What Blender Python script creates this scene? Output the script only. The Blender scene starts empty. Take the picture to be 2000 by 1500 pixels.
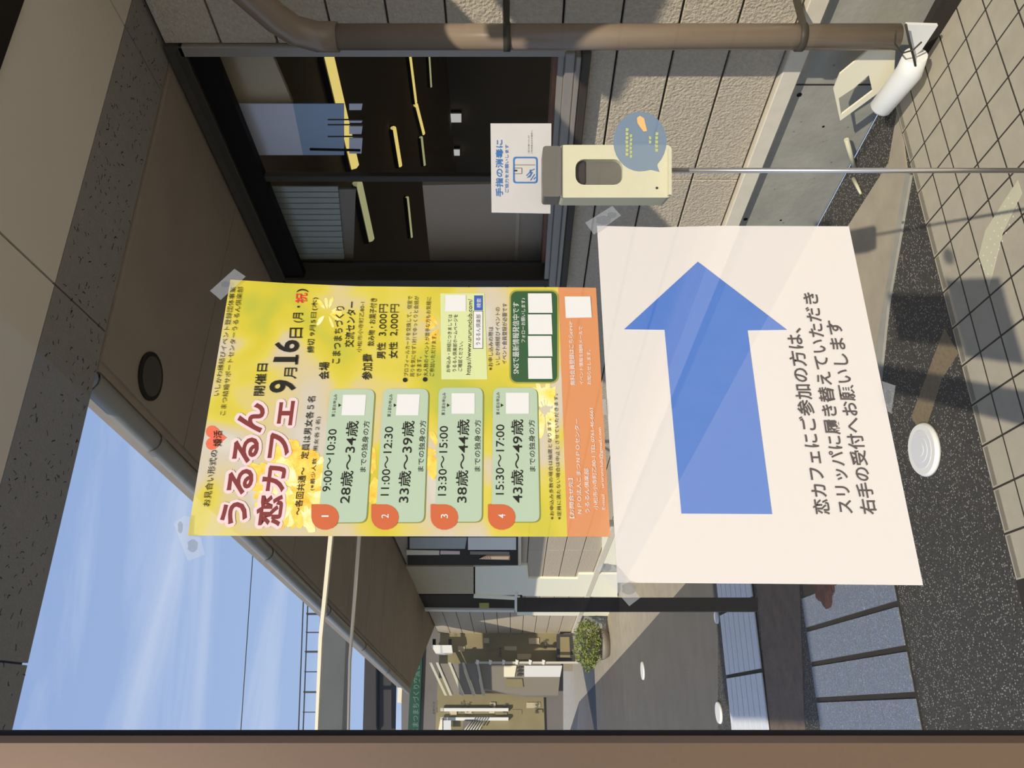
import bpy, bmesh, math, random
from mathutils import Vector, Matrix
random.seed(7)
C = bpy.context.scene.collection
SC = bpy.context.scene

# ------------------------------------------------------------------ camera
F_PX = 1502.0
TH = math.radians(27.9)
FW = Vector((math.sin(TH), math.cos(TH), 0))
RT = Vector((math.cos(TH), -math.sin(TH), 0))
UP = Vector((0, 0, 1))
EYE = Vector((0, 0, 1.5))
cam_d = bpy.data.cameras.new('camera'); cam = bpy.data.objects.new('camera', cam_d); C.objects.link(cam)
cam_d.sensor_width = 36.0; cam_d.lens = F_PX / 2000 * 36; cam_d.clip_start = 0.02; cam_d.clip_end = 500
M = Matrix((-UP, RT, -FW)).transposed().to_4x4()      # the phone is held sideways
M.translation = EYE
cam.matrix_world = M
SC.camera = cam

# ------------------------------------------------------------------ view, sky, sun
SC.view_settings.view_transform = 'Standard'; SC.view_settings.look = 'None'
SC.view_settings.exposure = 0.0; SC.view_settings.gamma = 1.0; SC.view_settings.use_curve_mapping = False
W = bpy.data.worlds.new('world'); SC.world = W; W.use_nodes = True
nt = W.node_tree; nt.nodes.clear()
def N(t, kind, **kw):
    n = t.nodes.new(kind)
    for k, v in kw.items():
        if k in n.inputs: n.inputs[k].default_value = v
        else: setattr(n, k, v)
    return n
out = N(nt, 'ShaderNodeOutputWorld'); bg = N(nt, 'ShaderNodeBackground', Strength=1.0)
tc = N(nt, 'ShaderNodeTexCoord'); sep = N(nt, 'ShaderNodeSeparateXYZ')
ramp = N(nt, 'ShaderNodeValToRGB')
e = ramp.color_ramp.elements
e[0].position = 0.0; e[0].color = (0.42, 0.56, 0.80, 1)
e[1].position = 0.75; e[1].color = (0.235, 0.35, 0.66, 1)
mp = N(nt, 'ShaderNodeMapping'); mp.inputs['Rotation'].default_value = (0.3, 0.75, 0.2); mp.inputs['Scale'].default_value = (1.0, 2.6, 9.0)
nz = N(nt, 'ShaderNodeTexNoise', Scale=1.6, Detail=7.0, Roughness=0.55, Distortion=0.7)
cr = N(nt, 'ShaderNodeValToRGB'); cr.color_ramp.elements[0].position = 0.46; cr.color_ramp.elements[1].position = 0.82
cr.color_ramp.elements[1].color = (0.75, 0.75, 0.75, 1)
mix = N(nt, 'ShaderNodeMixRGB'); mix.inputs['Color2'].default_value = (0.66, 0.74, 0.88, 1)
L = nt.links.new
L(tc.outputs['Generated'], sep.inputs[0]); L(sep.outputs['Z'], ramp.inputs[0])
L(tc.outputs['Generated'], mp.inputs[0]); L(mp.outputs[0], nz.inputs[0]); L(nz.outputs['Fac'], cr.inputs[0])
L(cr.outputs[0], mix.inputs['Fac']); L(ramp.outputs[0], mix.inputs['Color1']); L(mix.outputs[0], bg.inputs[0]); L(bg.outputs[0], out.inputs[0])
sun_d = bpy.data.lights.new('sun', 'SUN'); sun_d.energy = 3.6; sun_d.angle = 0.009; sun_d.color = (1.0, 0.93, 0.80)
sun = bpy.data.objects.new('sun', sun_d); C.objects.link(sun)
sun.rotation_euler = Vector((-1.3, -1.9, 1.62)).to_track_quat('Z', 'Y').to_euler()

# ------------------------------------------------------------------ materials
def c255(r, g, b):
    f = lambda v: (v / 255 / 12.92) if v / 255 <= 0.04045 else ((v / 255 + 0.055) / 1.055) ** 2.4
    return (f(r), f(g), f(b), 1)
def mat(name, col, rough=0.6, metal=0.0, noise=0.0, nscale=20.0, bump=0.0, bscale=60.0, emit=None, estr=1.0, spec=0.5, coat=0.0, coat_ior=1.5, col2=None, alpha=1.0):
    m = bpy.data.materials.new(name); m.use_nodes = True
    t = m.node_tree; p = t.nodes['Principled BSDF']
    p.inputs['Base Color'].default_value = col; p.inputs['Roughness'].default_value = rough; p.inputs['Metallic'].default_value = metal
    p.inputs['Specular IOR Level'].default_value = spec; p.inputs['Alpha'].default_value = alpha
    if coat: p.inputs['Coat Weight'].default_value = coat; p.inputs['Coat IOR'].default_value = coat_ior; p.inputs['Coat Roughness'].default_value = 0.01
    if emit: p.inputs['Emission Color'].default_value = emit; p.inputs['Emission Strength'].default_value = estr
    if noise or col2:
        g = N(t, 'ShaderNodeNewGeometry'); n = N(t, 'ShaderNodeTexNoise', Scale=nscale, Detail=6.0, Roughness=0.6)
        r = N(t, 'ShaderNodeValToRGB'); r.color_ramp.elements[0].position = 0.3; r.color_ramp.elements[1].position = 0.7
        c2 = col2 or tuple(min(1, v * (1 + noise)) for v in col[:3]) + (1,)
        c1 = col if col2 else tuple(v * (1 - noise) for v in col[:3]) + (1,)
        r.color_ramp.elements[0].color = c1; r.color_ramp.elements[1].color = c2
        t.links.new(g.outputs['Position'], n.inputs[0]); t.links.new(n.outputs['Fac'], r.inputs[0]); t.links.new(r.outputs[0], p.inputs['Base Color'])
    if bump:
        g = N(t, 'ShaderNodeNewGeometry'); n = N(t, 'ShaderNodeTexNoise', Scale=bscale, Detail=5.0)
        b = N(t, 'ShaderNodeBump', Strength=bump, Distance=0.01)
        t.links.new(g.outputs['Position'], n.inputs[0]); t.links.new(n.outputs['Fac'], b.inputs['Height']); t.links.new(b.outputs[0], p.inputs['Normal'])
    return m
def speckle(m, col_spot, scale, thr, dist='Position'):
    """scatter small spots of another colour over the material"""
    t = m.node_tree; p = t.nodes['Principled BSDF']
    g = N(t, 'ShaderNodeNewGeometry'); v = N(t, 'ShaderNodeTexVoronoi', Scale=scale); v.inputs['Randomness'].default_value = 1
    n = N(t, 'ShaderNodeTexNoise', Scale=scale * 0.8, Detail=3.0)
    r = N(t, 'ShaderNodeValToRGB'); r.color_ramp.elements[0].position = thr; r.color_ramp.elements[1].position = thr + 0.08
    r.color_ramp.elements[0].color = (1, 1, 1, 1); r.color_ramp.elements[1].color = (0, 0, 0, 1)
    s = N(t, 'ShaderNodeSeparateColor')
    mth = N(t, 'ShaderNodeMath', operation='GREATER_THAN'); mth.inputs[1].default_value = 0.6
    mu = N(t, 'ShaderNodeMath', operation='MULTIPLY')
    mx = N(t, 'ShaderNodeMixRGB'); mx.inputs['Color2'].default_value = col_spot
    k = t.links.new
    k(g.outputs['Position'], v.inputs['Vector']); k(v.outputs['Distance'], r.inputs[0]); k(v.outputs['Color'], s.inputs[0]); k(s.outputs[0], mth.inputs[0])
    k(r.outputs[0], mu.inputs[0]); k(mth.outputs[0], mu.inputs[1]); k(mu.outputs[0], mx.inputs['Fac'])
    bc = p.inputs['Base Color']
    if bc.is_linked: k(bc.links[0].from_socket, mx.inputs['Color1'])
    else: mx.inputs['Color1'].default_value = bc.default_value
    k(mx.outputs[0], bc)
    return m
MT = {}
MT['near_bounce'] = mat('near_bounce', c255(225, 214, 190), 0.8, noise=.05)
MT['beige_ceiling'] = mat('beige_ceiling', c255(226, 214, 194), 0.7, noise=0.03, nscale=300)
MT['rock_ceiling'] = mat('rock_ceiling', c255(142, 137, 128), 0.8, noise=0.05, nscale=30, bump=0.4, bscale=120)
MT['soffit'] = mat('soffit', c255(152, 138, 120), 0.7, noise=0.08, nscale=3)
MT['siding'] = speckle(mat('siding', c255(196, 182, 158), 0.8, noise=0.12, nscale=60, bump=1.0, bscale=90), c255(208, 195, 172), 75, 0.2)
MT['siding_gap'] = mat('siding_gap', c255(40, 36, 32), 0.9)
MT['trim'] = mat('trim', c255(222, 212, 190), 0.45, noise=0.05)
MT['concrete'] = speckle(mat('concrete', c255(160, 156, 142), 0.75, noise=0.16, nscale=5, bump=0.25, bscale=25), c255(95, 92, 85), 25, 0.1)
MT['asphalt'] = speckle(mat('asphalt', c255(62, 59, 54), 0.7, noise=0.25, nscale=40, bump=0.8, bscale=150), c255(165, 160, 148), 140, 0.32)
MT['road'] = mat('road', c255(96, 92, 86), 0.8, noise=0.12, nscale=3, bump=0.3, bscale=80)
MT['pave'] = mat('pave', c255(172, 160, 138), 0.8, noise=0.12, nscale=6)
MT['brown_strip'] = speckle(mat('brown_strip', c255(118, 98, 82), 0.8, noise=0.25, nscale=10, bump=0.4), c255(110, 95, 80), 120, 0.3)
MT['tile'] = mat('tile', c255(184, 174, 152), 0.28, noise=0.07, nscale=18, bump=0.05, bscale=200)
MT['tile_dark'] = mat('tile_dark', c255(132, 124, 108), 0.4, noise=0.05, nscale=18)
MT['grout'] = mat('grout', c255(40, 34, 26), 0.9, noise=0.1)
MT['blue_tile'] = speckle(mat('blue_tile', c255(118, 126, 138), 0.5, noise=0.12, nscale=90, bump=0.3, bscale=120), c255(165, 172, 185), 160, 0.3)  # blue tint is sky reflection put into the tile colour
MT['pale_tile'] = mat('pale_tile', c255(240, 240, 236), 0.5, noise=0.04, nscale=40)
MT['dark_frame'] = mat('dark_frame', c255(62, 56, 46), 0.5, 0.0, spec=0.3)
MT['black_frame'] = mat('black_frame', c255(17, 14, 10), 0.6, spec=0.15)
MT['steel'] = mat('steel', (0.72, 0.66, 0.58, 1), 0.3, 0.9)
MT['alu'] = mat('alu', c255(158, 150, 138), 0.35, 0.25, spec=0.3)
MT['cream'] = mat('cream', c255(245, 236, 205), 0.5)
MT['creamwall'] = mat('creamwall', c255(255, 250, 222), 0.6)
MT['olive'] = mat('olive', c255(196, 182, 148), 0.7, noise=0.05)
MT['downpipe'] = mat('downpipe', c255(138, 120, 100), 0.25, noise=0.05, nscale=8)
MT['gutter'] = mat('gutter', c255(142, 138, 126), 0.35, noise=0.06, nscale=8)
MT['white'] = mat('white', c255(240, 238, 228), 0.4)
MT['cream_plastic'] = mat('cream_plastic', c255(212, 206, 174), 0.35, noise=0.02)
MT['grey_plastic'] = mat('grey_plastic', c255(108, 104, 94), 0.4)
MT['dark_plastic'] = mat('dark_plastic', c255(60, 52, 50), 0.3)
MT['brown_wood'] = mat('brown_wood', c255(150, 96, 66), 0.5, noise=0.1)
MT['dark_room'] = mat('dark_room', c255(150, 138, 118), 0.8)
MT['room_panel'] = mat('room_panel', c255(205, 190, 160), 0.7)
MT['partition'] = mat('partition', c255(190, 172, 148), 0.7)
MT['tube_y'] = mat('tube_y', c255(235, 200, 110), emit=c255(250, 226, 130), estr=0.75)
MT['tube_g'] = mat('tube_g', c255(200, 210, 160), emit=c255(205, 205, 150), estr=0.5)
MT['lit'] = mat('lit', c255(220, 220, 220), emit=c255(235, 235, 230), estr=0.5)
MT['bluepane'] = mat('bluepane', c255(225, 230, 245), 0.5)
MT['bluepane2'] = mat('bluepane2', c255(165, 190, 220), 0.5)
MT['blind'] = mat('blind', c255(170, 178, 172), 0.5)
MT['stile'] = mat('stile', c255(128, 106, 88), 0.38, 0.6, noise=0.02, nscale=400)
MT['gasket'] = mat('gasket', c255(26, 23, 20), 0.6)
MT['asphalt_roof'] = mat('asphalt_roof', c255(92, 92, 88), 0.7, noise=0.08, nscale=2)
MT['dark_roof'] = mat('dark_roof', c255(62, 58, 54), 0.8, noise=0.08, nscale=2)
MT['green'] = mat('green', c255(28, 72, 56), 0.7)
MT['green_text'] = mat('green_text', c255(92, 128, 104), 0.7)
MT['noticewall'] = mat('noticewall', c255(142, 130, 92), 0.8, noise=0.08, nscale=4)
MT['greywall'] = mat('greywall', c255(116, 110, 104), 0.8, noise=0.05, nscale=3)
MT['paperwhite'] = mat('paperwhite', c255(225, 224, 222), 0.7)
MT['ink'] = mat('ink', c255(38, 36, 32), 0.35)
MT['far_ink'] = mat('far_ink', c255(70, 64, 50), 0.7)
MT['grille'] = mat('grille', c255(205, 200, 180), 0.6)
MT['leaf'] = mat('leaf', c255(92, 112, 48), 0.6, col2=c255(150, 152, 70), nscale=9)
MT['pot'] = mat('pot', c255(136, 128, 114), 0.6)
MT['rust'] = mat('rust', c255(60, 34, 28), 0.8)
CO = dict(coat=1.0, coat_ior=2.3, rough=0.5)
MT['sheet'] = mat('sheet', c255(233, 225, 219), **CO)
MT['arrow'] = mat('arrow', c255(74, 122, 206), **CO)
MT['gtext'] = mat('gtext', c255(92, 84, 82), rough=0.4)
MT['p_ink'] = mat('p_ink', c255(40, 38, 30), rough=0.4)
MT['p_white'] = mat('p_white', c255(228, 226, 222), rough=0.4)
MT['p_red'] = mat('p_red', c255(222, 62, 56), rough=0.4)
MT['p_blue'] = mat('p_blue', c255(66, 96, 176), rough=0.4)
MT['p_maroon'] = mat('p_maroon', c255(130, 58, 54), rough=0.4)
MT['p_pink'] = mat('p_pink', c255(240, 208, 208), rough=0.4)
MT['p_box'] = mat('p_box', c255(180, 198, 172), rough=0.4)
MT['p_boxshade'] = mat('p_boxshade', c255(140, 142, 62), rough=0.4)
MT['p_orange'] = mat('p_orange', c255(204, 104, 62), rough=0.4)
MT['p_band'] = mat('p_band', c255(226, 148, 92), **CO)
MT['p_dkgreen'] = mat('p_dkgreen', c255(56, 92, 58), rough=0.4)
MT['p_olive'] = mat('p_olive', c255(160, 158, 70), rough=0.4)
MT['p_heart'] = mat('p_heart', c255(232, 112, 80), rough=0.4)
MT['p_palegreen'] = mat('p_palegreen', c255(212, 220, 160), rough=0.4)
MT['p_petal'] = mat('p_petal', c255(250, 214, 60), rough=0.45, col2=c255(252, 246, 206), nscale=130)
MT['p_petal2'] = mat('p_petal2', c255(244, 180, 50), rough=0.45, col2=c255(250, 226, 110), nscale=150)
MT['sticker'] = None
MT['st_yellow'] = mat('st_yellow', c255(188, 192, 124), 0.6)
MT['st_orange'] = mat('st_orange', c255(236, 186, 122), 0.6)
MT['sign_sheet'] = mat('sign_sheet', c255(205, 200, 195), 0.4, noise=0.02)
MT['sign_blue'] = mat('sign_blue', c255(62, 116, 178), 0.5)
MT['sun_streak'] = mat('sun_streak', c255(128, 112, 86), 0.7, noise=0.2, nscale=60)
# poster print: soft yellow and cream watercolour
m = mat('poster_print', c255(230, 215, 60), **CO); t = m.node_tree; p = t.nodes['Principled BSDF']
g = N(t, 'ShaderNodeNewGeometry'); n = N(t, 'ShaderNodeTexNoise', Scale=13.0, Detail=2.0, Distortion=0.4)
r = N(t, 'ShaderNodeValToRGB'); r.color_ramp.elements[0].position = 0.30; r.color_ramp.elements[0].color = c255(192, 194, 62)
for pos, col in ((0.40, (222, 204, 52)), (0.47, (228, 210, 78)), (0.53, (222, 204, 150)), (0.60, (216, 206, 188))):
    q = r.color_ramp.elements.new(pos); q.color = c255(*col)
r.color_ramp.elements[-1].position = 0.8; r.color_ramp.elements[-1].color = c255(236, 238, 226)
t.links.new(g.outputs['Position'], n.inputs[0]); t.links.new(n.outputs['Fac'], r.inputs[0]); t.links.new(r.outputs[0], p.inputs['Base Color'])
MT['poster'] = m
def clear_glass(name, refl=0.08, tint=(1, 1, 1, 1)):
    m = bpy.data.materials.new(name); m.use_nodes = True; t = m.node_tree; t.nodes.clear()
    o = N(t, 'ShaderNodeOutputMaterial'); mx = N(t, 'ShaderNodeMixShader'); tr = N(t, 'ShaderNodeBsdfTransparent'); gl = N(t, 'ShaderNodeBsdfGlossy', Roughness=0.0)
    tr.inputs['Color'].default_value = tint; fr = N(t, 'ShaderNodeFresnel', IOR=1.5); ad = N(t, 'ShaderNodeMath', operation='MULTIPLY'); ad.inputs[1].default_value = refl
    gb = N(t, 'ShaderNodeNewGeometry'); iv = N(t, 'ShaderNodeMath', operation='SUBTRACT'); iv.inputs[0].default_value = 1.0; m2 = N(t, 'ShaderNodeMath', operation='MULTIPLY')   # one reflecting face per pane
    k = t.links.new; k(gb.outputs['Backfacing'], iv.inputs[1]); k(fr.outputs[0], ad.inputs[0]); k(ad.outputs[0], m2.inputs[0]); k(iv.outputs[0], m2.inputs[1]); k(m2.outputs[0], mx.inputs[0]); k(tr.outputs[0], mx.inputs[1]); k(gl.outputs[0], mx.inputs[2]); k(mx.outputs[0], o.inputs[0])
    return m
MT['glass'] = clear_glass('glass', 0.6)
MT['win_glass'] = clear_glass('win_glass', 0.07)
def tapemat(name, a, col, gloss):
    m = bpy.data.materials.new(name); m.use_nodes = True; t = m.node_tree; t.nodes.clear()
    o = N(t, 'ShaderNodeOutputMaterial'); mx = N(t, 'ShaderNodeMixShader', Fac=a); tr = N(t, 'ShaderNodeBsdfTransparent'); pr = N(t, 'ShaderNodeBsdfPrincipled', Roughness=gloss); pr.inputs['Base Color'].default_value = col
    k = t.links.new; k(tr.outputs[0], mx.inputs[1]); k(pr.outputs[0], mx.inputs[2]); k(mx.outputs[0], o.inputs[0])
    return m
MT['tape'] = tapemat('tape', 0.30, c255(200, 204, 210), 0.3)
MT['sticker'] = tapemat('sticker', 0.68, c255(128, 150, 172), 0.5)
MT['tape_bubble'] = tapemat('tape_bubble', 0.35, c255(120, 125, 132), 0.3)

# ------------------------------------------------------------------ pixel rays -> real places
def ray(x, y):
    return FW + RT * ((1500 - y - 750) / F_PX) + UP * ((1000 - x) / F_PX)
def hit(x, y, pt, n):
    d = ray(x, y); return EYE + d * ((pt - EYE).dot(n) / d.dot(n))
def G(x, y, z=0.0): return hit(x, y, Vector((0, 0, z)), UP)
GA = math.radians(-4.6)
D = Vector((math.cos(GA), math.sin(GA), 0)); NN = Vector((-math.sin(GA), math.cos(GA), 0))
P0 = EYE + (FW + RT * ((357 - 750) / F_PX)) * 0.528       # a point of the door glass
def GL(x, y, off=0.0): return hit(x, y, P0 - NN * off, NN)  # off > 0: towards the viewer
WX = 2.45
def WL(x, y, wx=WX): return hit(x, y, Vector((wx, 0, 0)), Vector((1, 0, 0)))
def FY(x, y, wy): return hit(x, y, Vector((0, wy, 0)), Vector((0, 1, 0)))
def st(v): return v.dot(D), v.dot(NN)
def fr(s, t, z): return D * s + NN * t + UP * z

# ------------------------------------------------------------------ object helpers
def tag(o, label=None, cat=None, group=None, kind=None):
    if label: o['label'] = label
    if cat: o['category'] = cat
    if group: o['group'] = group
    if kind: o['kind'] = kind
    return o
def thing(name, label, cat, loc, group=None):
    o = bpy.data.objects.new(name, None); C.objects.link(o); o.location = loc; o.empty_display_size = 0.05
    return tag(o, label, cat, group)
def wpos(p):
    v = Vector((0, 0, 0))
    while p is not None: v += p.location; p = p.parent
    return v
def link(name, me, parent=None, m=None, loc=None):
    if m is not None: me.materials.append(MT[m] if isinstance(m, str) else m)
    if loc is None:
        c = Vector((0, 0, 0))
        for v in me.vertices: c += v.co
        c /= max(1, len(me.vertices))
        me.transform(Matrix.Translation(-c)); loc = c
    o = bpy.data.objects.new(name, me); C.objects.link(o)
    o.location = loc - wpos(parent)
    if parent is not None: o.parent = parent
    return o
def raw(name, vs, fs, m, parent=None, smooth=False):
    me = bpy.data.meshes.new(name); me.from_pydata([tuple(v) for v in vs], [], fs); me.validate(); me.update()
    bm = bmesh.new(); bm.from_mesh(me); bmesh.ops.recalc_face_normals(bm, faces=bm.faces[:]); bm.to_mesh(me); bm.free()
    if smooth:
        for f in me.polygons: f.use_smooth = True
    return link(name, me, parent, m)
def slab(name, pts, th, m, parent=None, bevel=0.0):
    """closed prism: the outline pts pushed along the vector th"""
    n = len(pts); vs = [Vector(p) for p in pts] + [Vector(p) + th for p in pts]
    fs = [tuple(range(n)), tuple(range(2 * n - 1, n - 1, -1))] + [(i, (i + 1) % n, (i + 1) % n + n, i + n) for i in range(n)]
    me = bpy.data.meshes.new(name); me.from_pydata([tuple(v) for v in vs], [], fs); me.update()
    bm = bmesh.new(); bm.from_mesh(me); bmesh.ops.recalc_face_normals(bm, faces=bm.faces[:])
    if bevel: bmesh.ops.bevel(bm, geom=bm.edges[:], offset=bevel, segments=1, affect='EDGES', clamp_overlap=True)
    bm.to_mesh(me); bm.free()
    return link(name, me, parent, m)
def box(name, a, b, m, parent=None, bevel=0.0):
    (x0, y0, z0), (x1, y1, z1) = a, b
    return slab(name, [(x0, y0, z0), (x1, y0, z0), (x1, y1, z0), (x0, y1, z0)], Vector((0, 0, z1 - z0)), m, parent, bevel)
def sbox(name, s0, s1, t0, t1, z0, z1, m, parent=None, bevel=0.0):
    return slab(name, [fr(s0, t0, z0), fr(s1, t0, z0), fr(s1, t1, z0), fr(s0, t1, z0)], UP * (z1 - z0), m, parent, bevel)
def tube(name, pts, r, m, parent=None, seg=14, radii=None, cap=True):
    vs, fs = [], []; pts = [Vector(p) for p in pts]; n = len(pts)
    d0 = (pts[1] - pts[0]).normalized(); a = d0.orthogonal().normalized()
    for i, p in enumerate(pts):
        d = (pts[min(i + 1, n - 1)] - pts[max(i - 1, 0)]).normalized()
        a = (a - d * a.dot(d)).normalized(); b = d.cross(a); rr = radii[i] if radii else r
        vs += [p + (a * math.cos(2 * math.pi * k / seg) + b * math.sin(2 * math.pi * k / seg)) * rr for k in range(seg)]
    for i in range(n - 1):
        for k in range(seg):
            fs.append((i * seg + k, i * seg + (k + 1) % seg, (i + 1) * seg + (k + 1) % seg, (i + 1) * seg + k))
    if cap: fs += [tuple(range(seg)), tuple(range((n - 1) * seg, n * seg))]
    o = raw(name, vs, fs, m, parent)
    for f in o.data.polygons: f.use_smooth = len(f.vertices) == 4
    return o
def S(o, kind='structure'): o['kind'] = kind; return o
def instance(o, loc_world, parent, rot=None, name=None):
    c = o.copy(); C.objects.link(c); c.parent = parent; c.location = loc_world - wpos(parent)
    if rot is not None: c.rotation_euler = rot
    return c

# ================================================================== GROUND
asph = S(box('ground', (-14, -16, -0.3), (WX, 26, 0.0), 'asphalt')); tag(asph, 'dark aggregate asphalt covering the yard')
# concrete apron along the mirrored wing wall
nf = S(box('floor_bounce', (-8, -10, 0), (WX - .4, 0.35, 0.012), 'near_bounce')); tag(nf, 'unseen pale paving added on the near side of the door to bounce light')  # added out of view, bounces sunlight up to the porch ceiling
ap = S(slab('trim_1', [G(1757, 205), G(1738, 318), G(1640, 470), G(1600, 620), G(1690, 850), G(1714, 684), G(1774, 336)], UP * 0.006, 'pave'))
tag(ap, 'pale concrete apron between the foundation and the asphalt')
ap2 = S(slab('trim_2', [G(1774, 336), G(1714, 684), G(1690, 850), G(1712, 850), G(1738, 600), G(1783, 342)], UP * 0.010, 'concrete'))
tag(ap2, 'narrow grey kerb edging the concrete apron')
# far pavement and road
pv = S(slab('floor_2', [G(1090, 1240), G(1090, 1500), G(1131, 1371), G(1250, 1241), G(1410, 1060), G(1215, 1060)], UP * 0.004, 'pave')); tag(pv, 'pale paving in front of the notice wall')
rd = S(slab('floor_3', [G(1131, 1371), G(1122, 1500), G(1402, 1500), G(1402, 1145), G(1410, 1060), G(1250, 1241)], UP * 0.003, 'road')); tag(rd, 'grey roadway beyond the brown strip')
bs = S(slab('trim_3', [G(1470, 1060), G(1512, 1500), G(1575, 1500), G(1560, 1060)], UP * 0.003, 'brown_strip')); tag(bs, 'dark brown earth strip between the two tiled bands')
# pale tiled band (far) : individual tiles
def tile_band(name, label, corners, ns_px, m, kerb, mgr, tl, tw, gap, z):
    pass
s_a, t_a = st(G(1405, 1140)); s_b, t_b = st(G(1468, 1140)); s_c, t_c = st(G(1510, 1433)); s_d, t_d = st(G(1432, 1433))
t_far = (t_a + t_d) / 2; t_near = (t_b + t_c) / 2
band1 = thing('tiled_band', 'narrow band of pale blue white tiles across the far asphalt', 'paving', fr(s_a, t_far, 0))
s0 = s_d - 0.9; s1 = st(G(1405, 1060))[0]
sbox('grout', s0, s1, t_near, t_far, 0, 0.008, 'grout', band1)
sp = st(G(1495, 1390))[0]; sp2 = st(G(1488, 1300))[0]
stp = 0.42
nrow = 7; tw = (t_far - t_near) / nrow
s = s1; proto = None
sx = s0
while sx + stp < s1 + 0.01:
    for j in range(nrow):
        c0 = fr(sx + stp / 2, t_near + tw * (j + .5), 0.012)
        if proto is None:
            proto = sbox('tile', sx + .012, sx + stp - .012, t_near + tw * j + .006, t_near + tw * (j + 1) - .006, 0.008, 0.016, 'pale_tile', band1); c00 = c0
        else: instance(proto, wpos(band1) + proto.location + (c0 - c00), band1)
    sx += stp
# bluish tiled band (near)
tn = (st(G(1750, 1145))[1] + st(G(1808, 1433))[1]) / 2; tf = (st(G(1577, 1160))[1] + st(G(1600, 1433))[1]) / 2
sc = [st(G(1751, 1181))[0], st(G(1772, 1266))[0], st(G(1790, 1358))[0]]
stp = (sc[0] - sc[2]) / 2
band2 = thing('tiled_band', 'wide band of dark blue grey tiles left of the arrow sheet', 'paving', fr(sc[0], tn, 0))
sb0 = sc[2] - stp * 1; sb1 = sc[0] + stp * 2
sbox('grout', sb0, sb1, tn, tf, 0, 0.006, 'grout', band2)
nrow = 7; tw = (tf - tn) / nrow; proto = None
for i in range(4):
    for half in (0,):
        sx = sb0 + stp * i
        for j in range(nrow):
            c0 = fr(sx, tn + tw * j, 0)
            if proto is None:
                proto = sbox('tile', sx + .012, sx + stp - .012, tn + tw * j + .005, tn + tw * (j + 1) - .005, 0.006, 0.014, 'blue_tile', band2); c00 = c0
            else: instance(proto, wpos(band2) + proto.location + (c0 - c00), band2)
# porch floor tiles
edge = (st(G(1833, 500))[1] + st(G(1925, 872))[1] + st(G(1782, 333))[1]) / 3
stp = 0.1395; ttp = 0.1125; s_anchor = st(G(1905, 792))[0]
flo = S(sbox('floor', -0.6, 2.9, 0.62, edge, 0.0, 0.0112, 'grout')); tag(flo, 'beige tiled porch floor with dark joints behind the glass door')
flo_loc = flo.location
proto = None; nz_proto = None
for i in range(-4, 16):
    for j in range(0, 9):
        sa = s_anchor + stp * i; ta = edge - ttp * (j + 1)
        cpt = fr(sa + stp / 2, ta + ttp / 2, 0)
        if cpt.x > WX - 0.1: continue
        d = cpt - EYE; yy = d.dot(FW); U = 750 + F_PX * d.dot(RT) / yy; V = 1000 + F_PX * 1.5 / yy
        if V > 2140 or U < -60 or U > 1640: continue
        if proto is None:
            proto = sbox('tile', sa + .0035, sa + stp - .0035, ta + .0035, ta + ttp - .0035, 0.004, 0.012, 'tile', flo); c00 = cpt
            nzp = sbox('nosing', sa + .008, sa + stp - .008, ta + ttp - .03, ta + ttp - .012, 0.012, 0.0135, 'tile_dark', flo)
        else:
            instance(proto, wpos(flo) + proto.location + (cpt - c00), flo)
            if j == 0: instance(nzp, wpos(flo) + nzp.location + (cpt - c00), flo)

# ================================================================== PORCH CEILING
ZC = 2.8
sA, tA = st(G(257, 0, ZC)); _, tA2 = st(G(0, 956, ZC)); tA = (tA + tA2) / 2
tB = (st(G(189, 711, ZC))[1] + st(G(27, 1425, ZC))[1]) / 2
tN = st(G(33, 0, ZC))[1]
j1 = (st(G(0, 435, ZC))[0] + st(G(235, 690, ZC))[0]) / 2
ceil = S(sbox('ceiling', -2.0, 2.5, 0.66, tB - 0.005, ZC + 0.012, ZC + 0.18, 'siding_gap')); tag(ceil, 'porch ceiling of smooth beige panels and a grey speckled band')
prev = j1 - 2.4
for k, (a, b) in enumerate(((j1 - 2.0, j1 - 1.0), (j1 - 1.0, j1), (j1, j1 + 1.0), (j1 + 1.0, j1 + 1.9))):
    sbox('ceiling_panel', a + .004, b - .004, tN, tA - .002, ZC, ZC + .012, 'beige_ceiling', ceil)
    sbox('mineral_board', a + .003, b - .003, tA + .002, tB, ZC, ZC + .012, 'rock_ceiling', ceil)
hd = S(sbox('door_1_header', -2.0, 2.5, 0.62, tN, ZC - 0.02, ZC + .18, 'black_frame')); hd.name = 'trim_4'; tag(hd, 'dark header above the glass door')
# worm-like fissures of the mineral board
vs, fs = [], []
for k in range(560):
    s = random.uniform(j1 - 1.9, j1 + 1.4); t = random.uniform(tA + .01, tB - .01)
    ln = random.uniform(.004, .013); w = random.uniform(.0008, .0018); a = random.gauss(0.2, .6)
    px, py = s, t
    for q in range(3):
        nx, ny = px + ln / 2 * math.cos(a), py + ln / 2 * math.sin(a)
        ox, oy = -math.sin(a) * w, math.cos(a) * w; b = len(vs)
        vs += [fr(px + ox, py + oy, ZC - .0006), fr(nx + ox, ny + oy, ZC - .0006), fr(nx - ox, ny - oy, ZC - .0006), fr(px - ox, py - oy, ZC - .0006)]
        fs.append((b, b + 1, b + 2, b + 3)); px, py = nx, ny; a += random.uniform(-1.1, 1.1)
fz = raw('fissures', vs, fs, 'black_frame', ceil); fz['kind'] = 'stuff'

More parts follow.
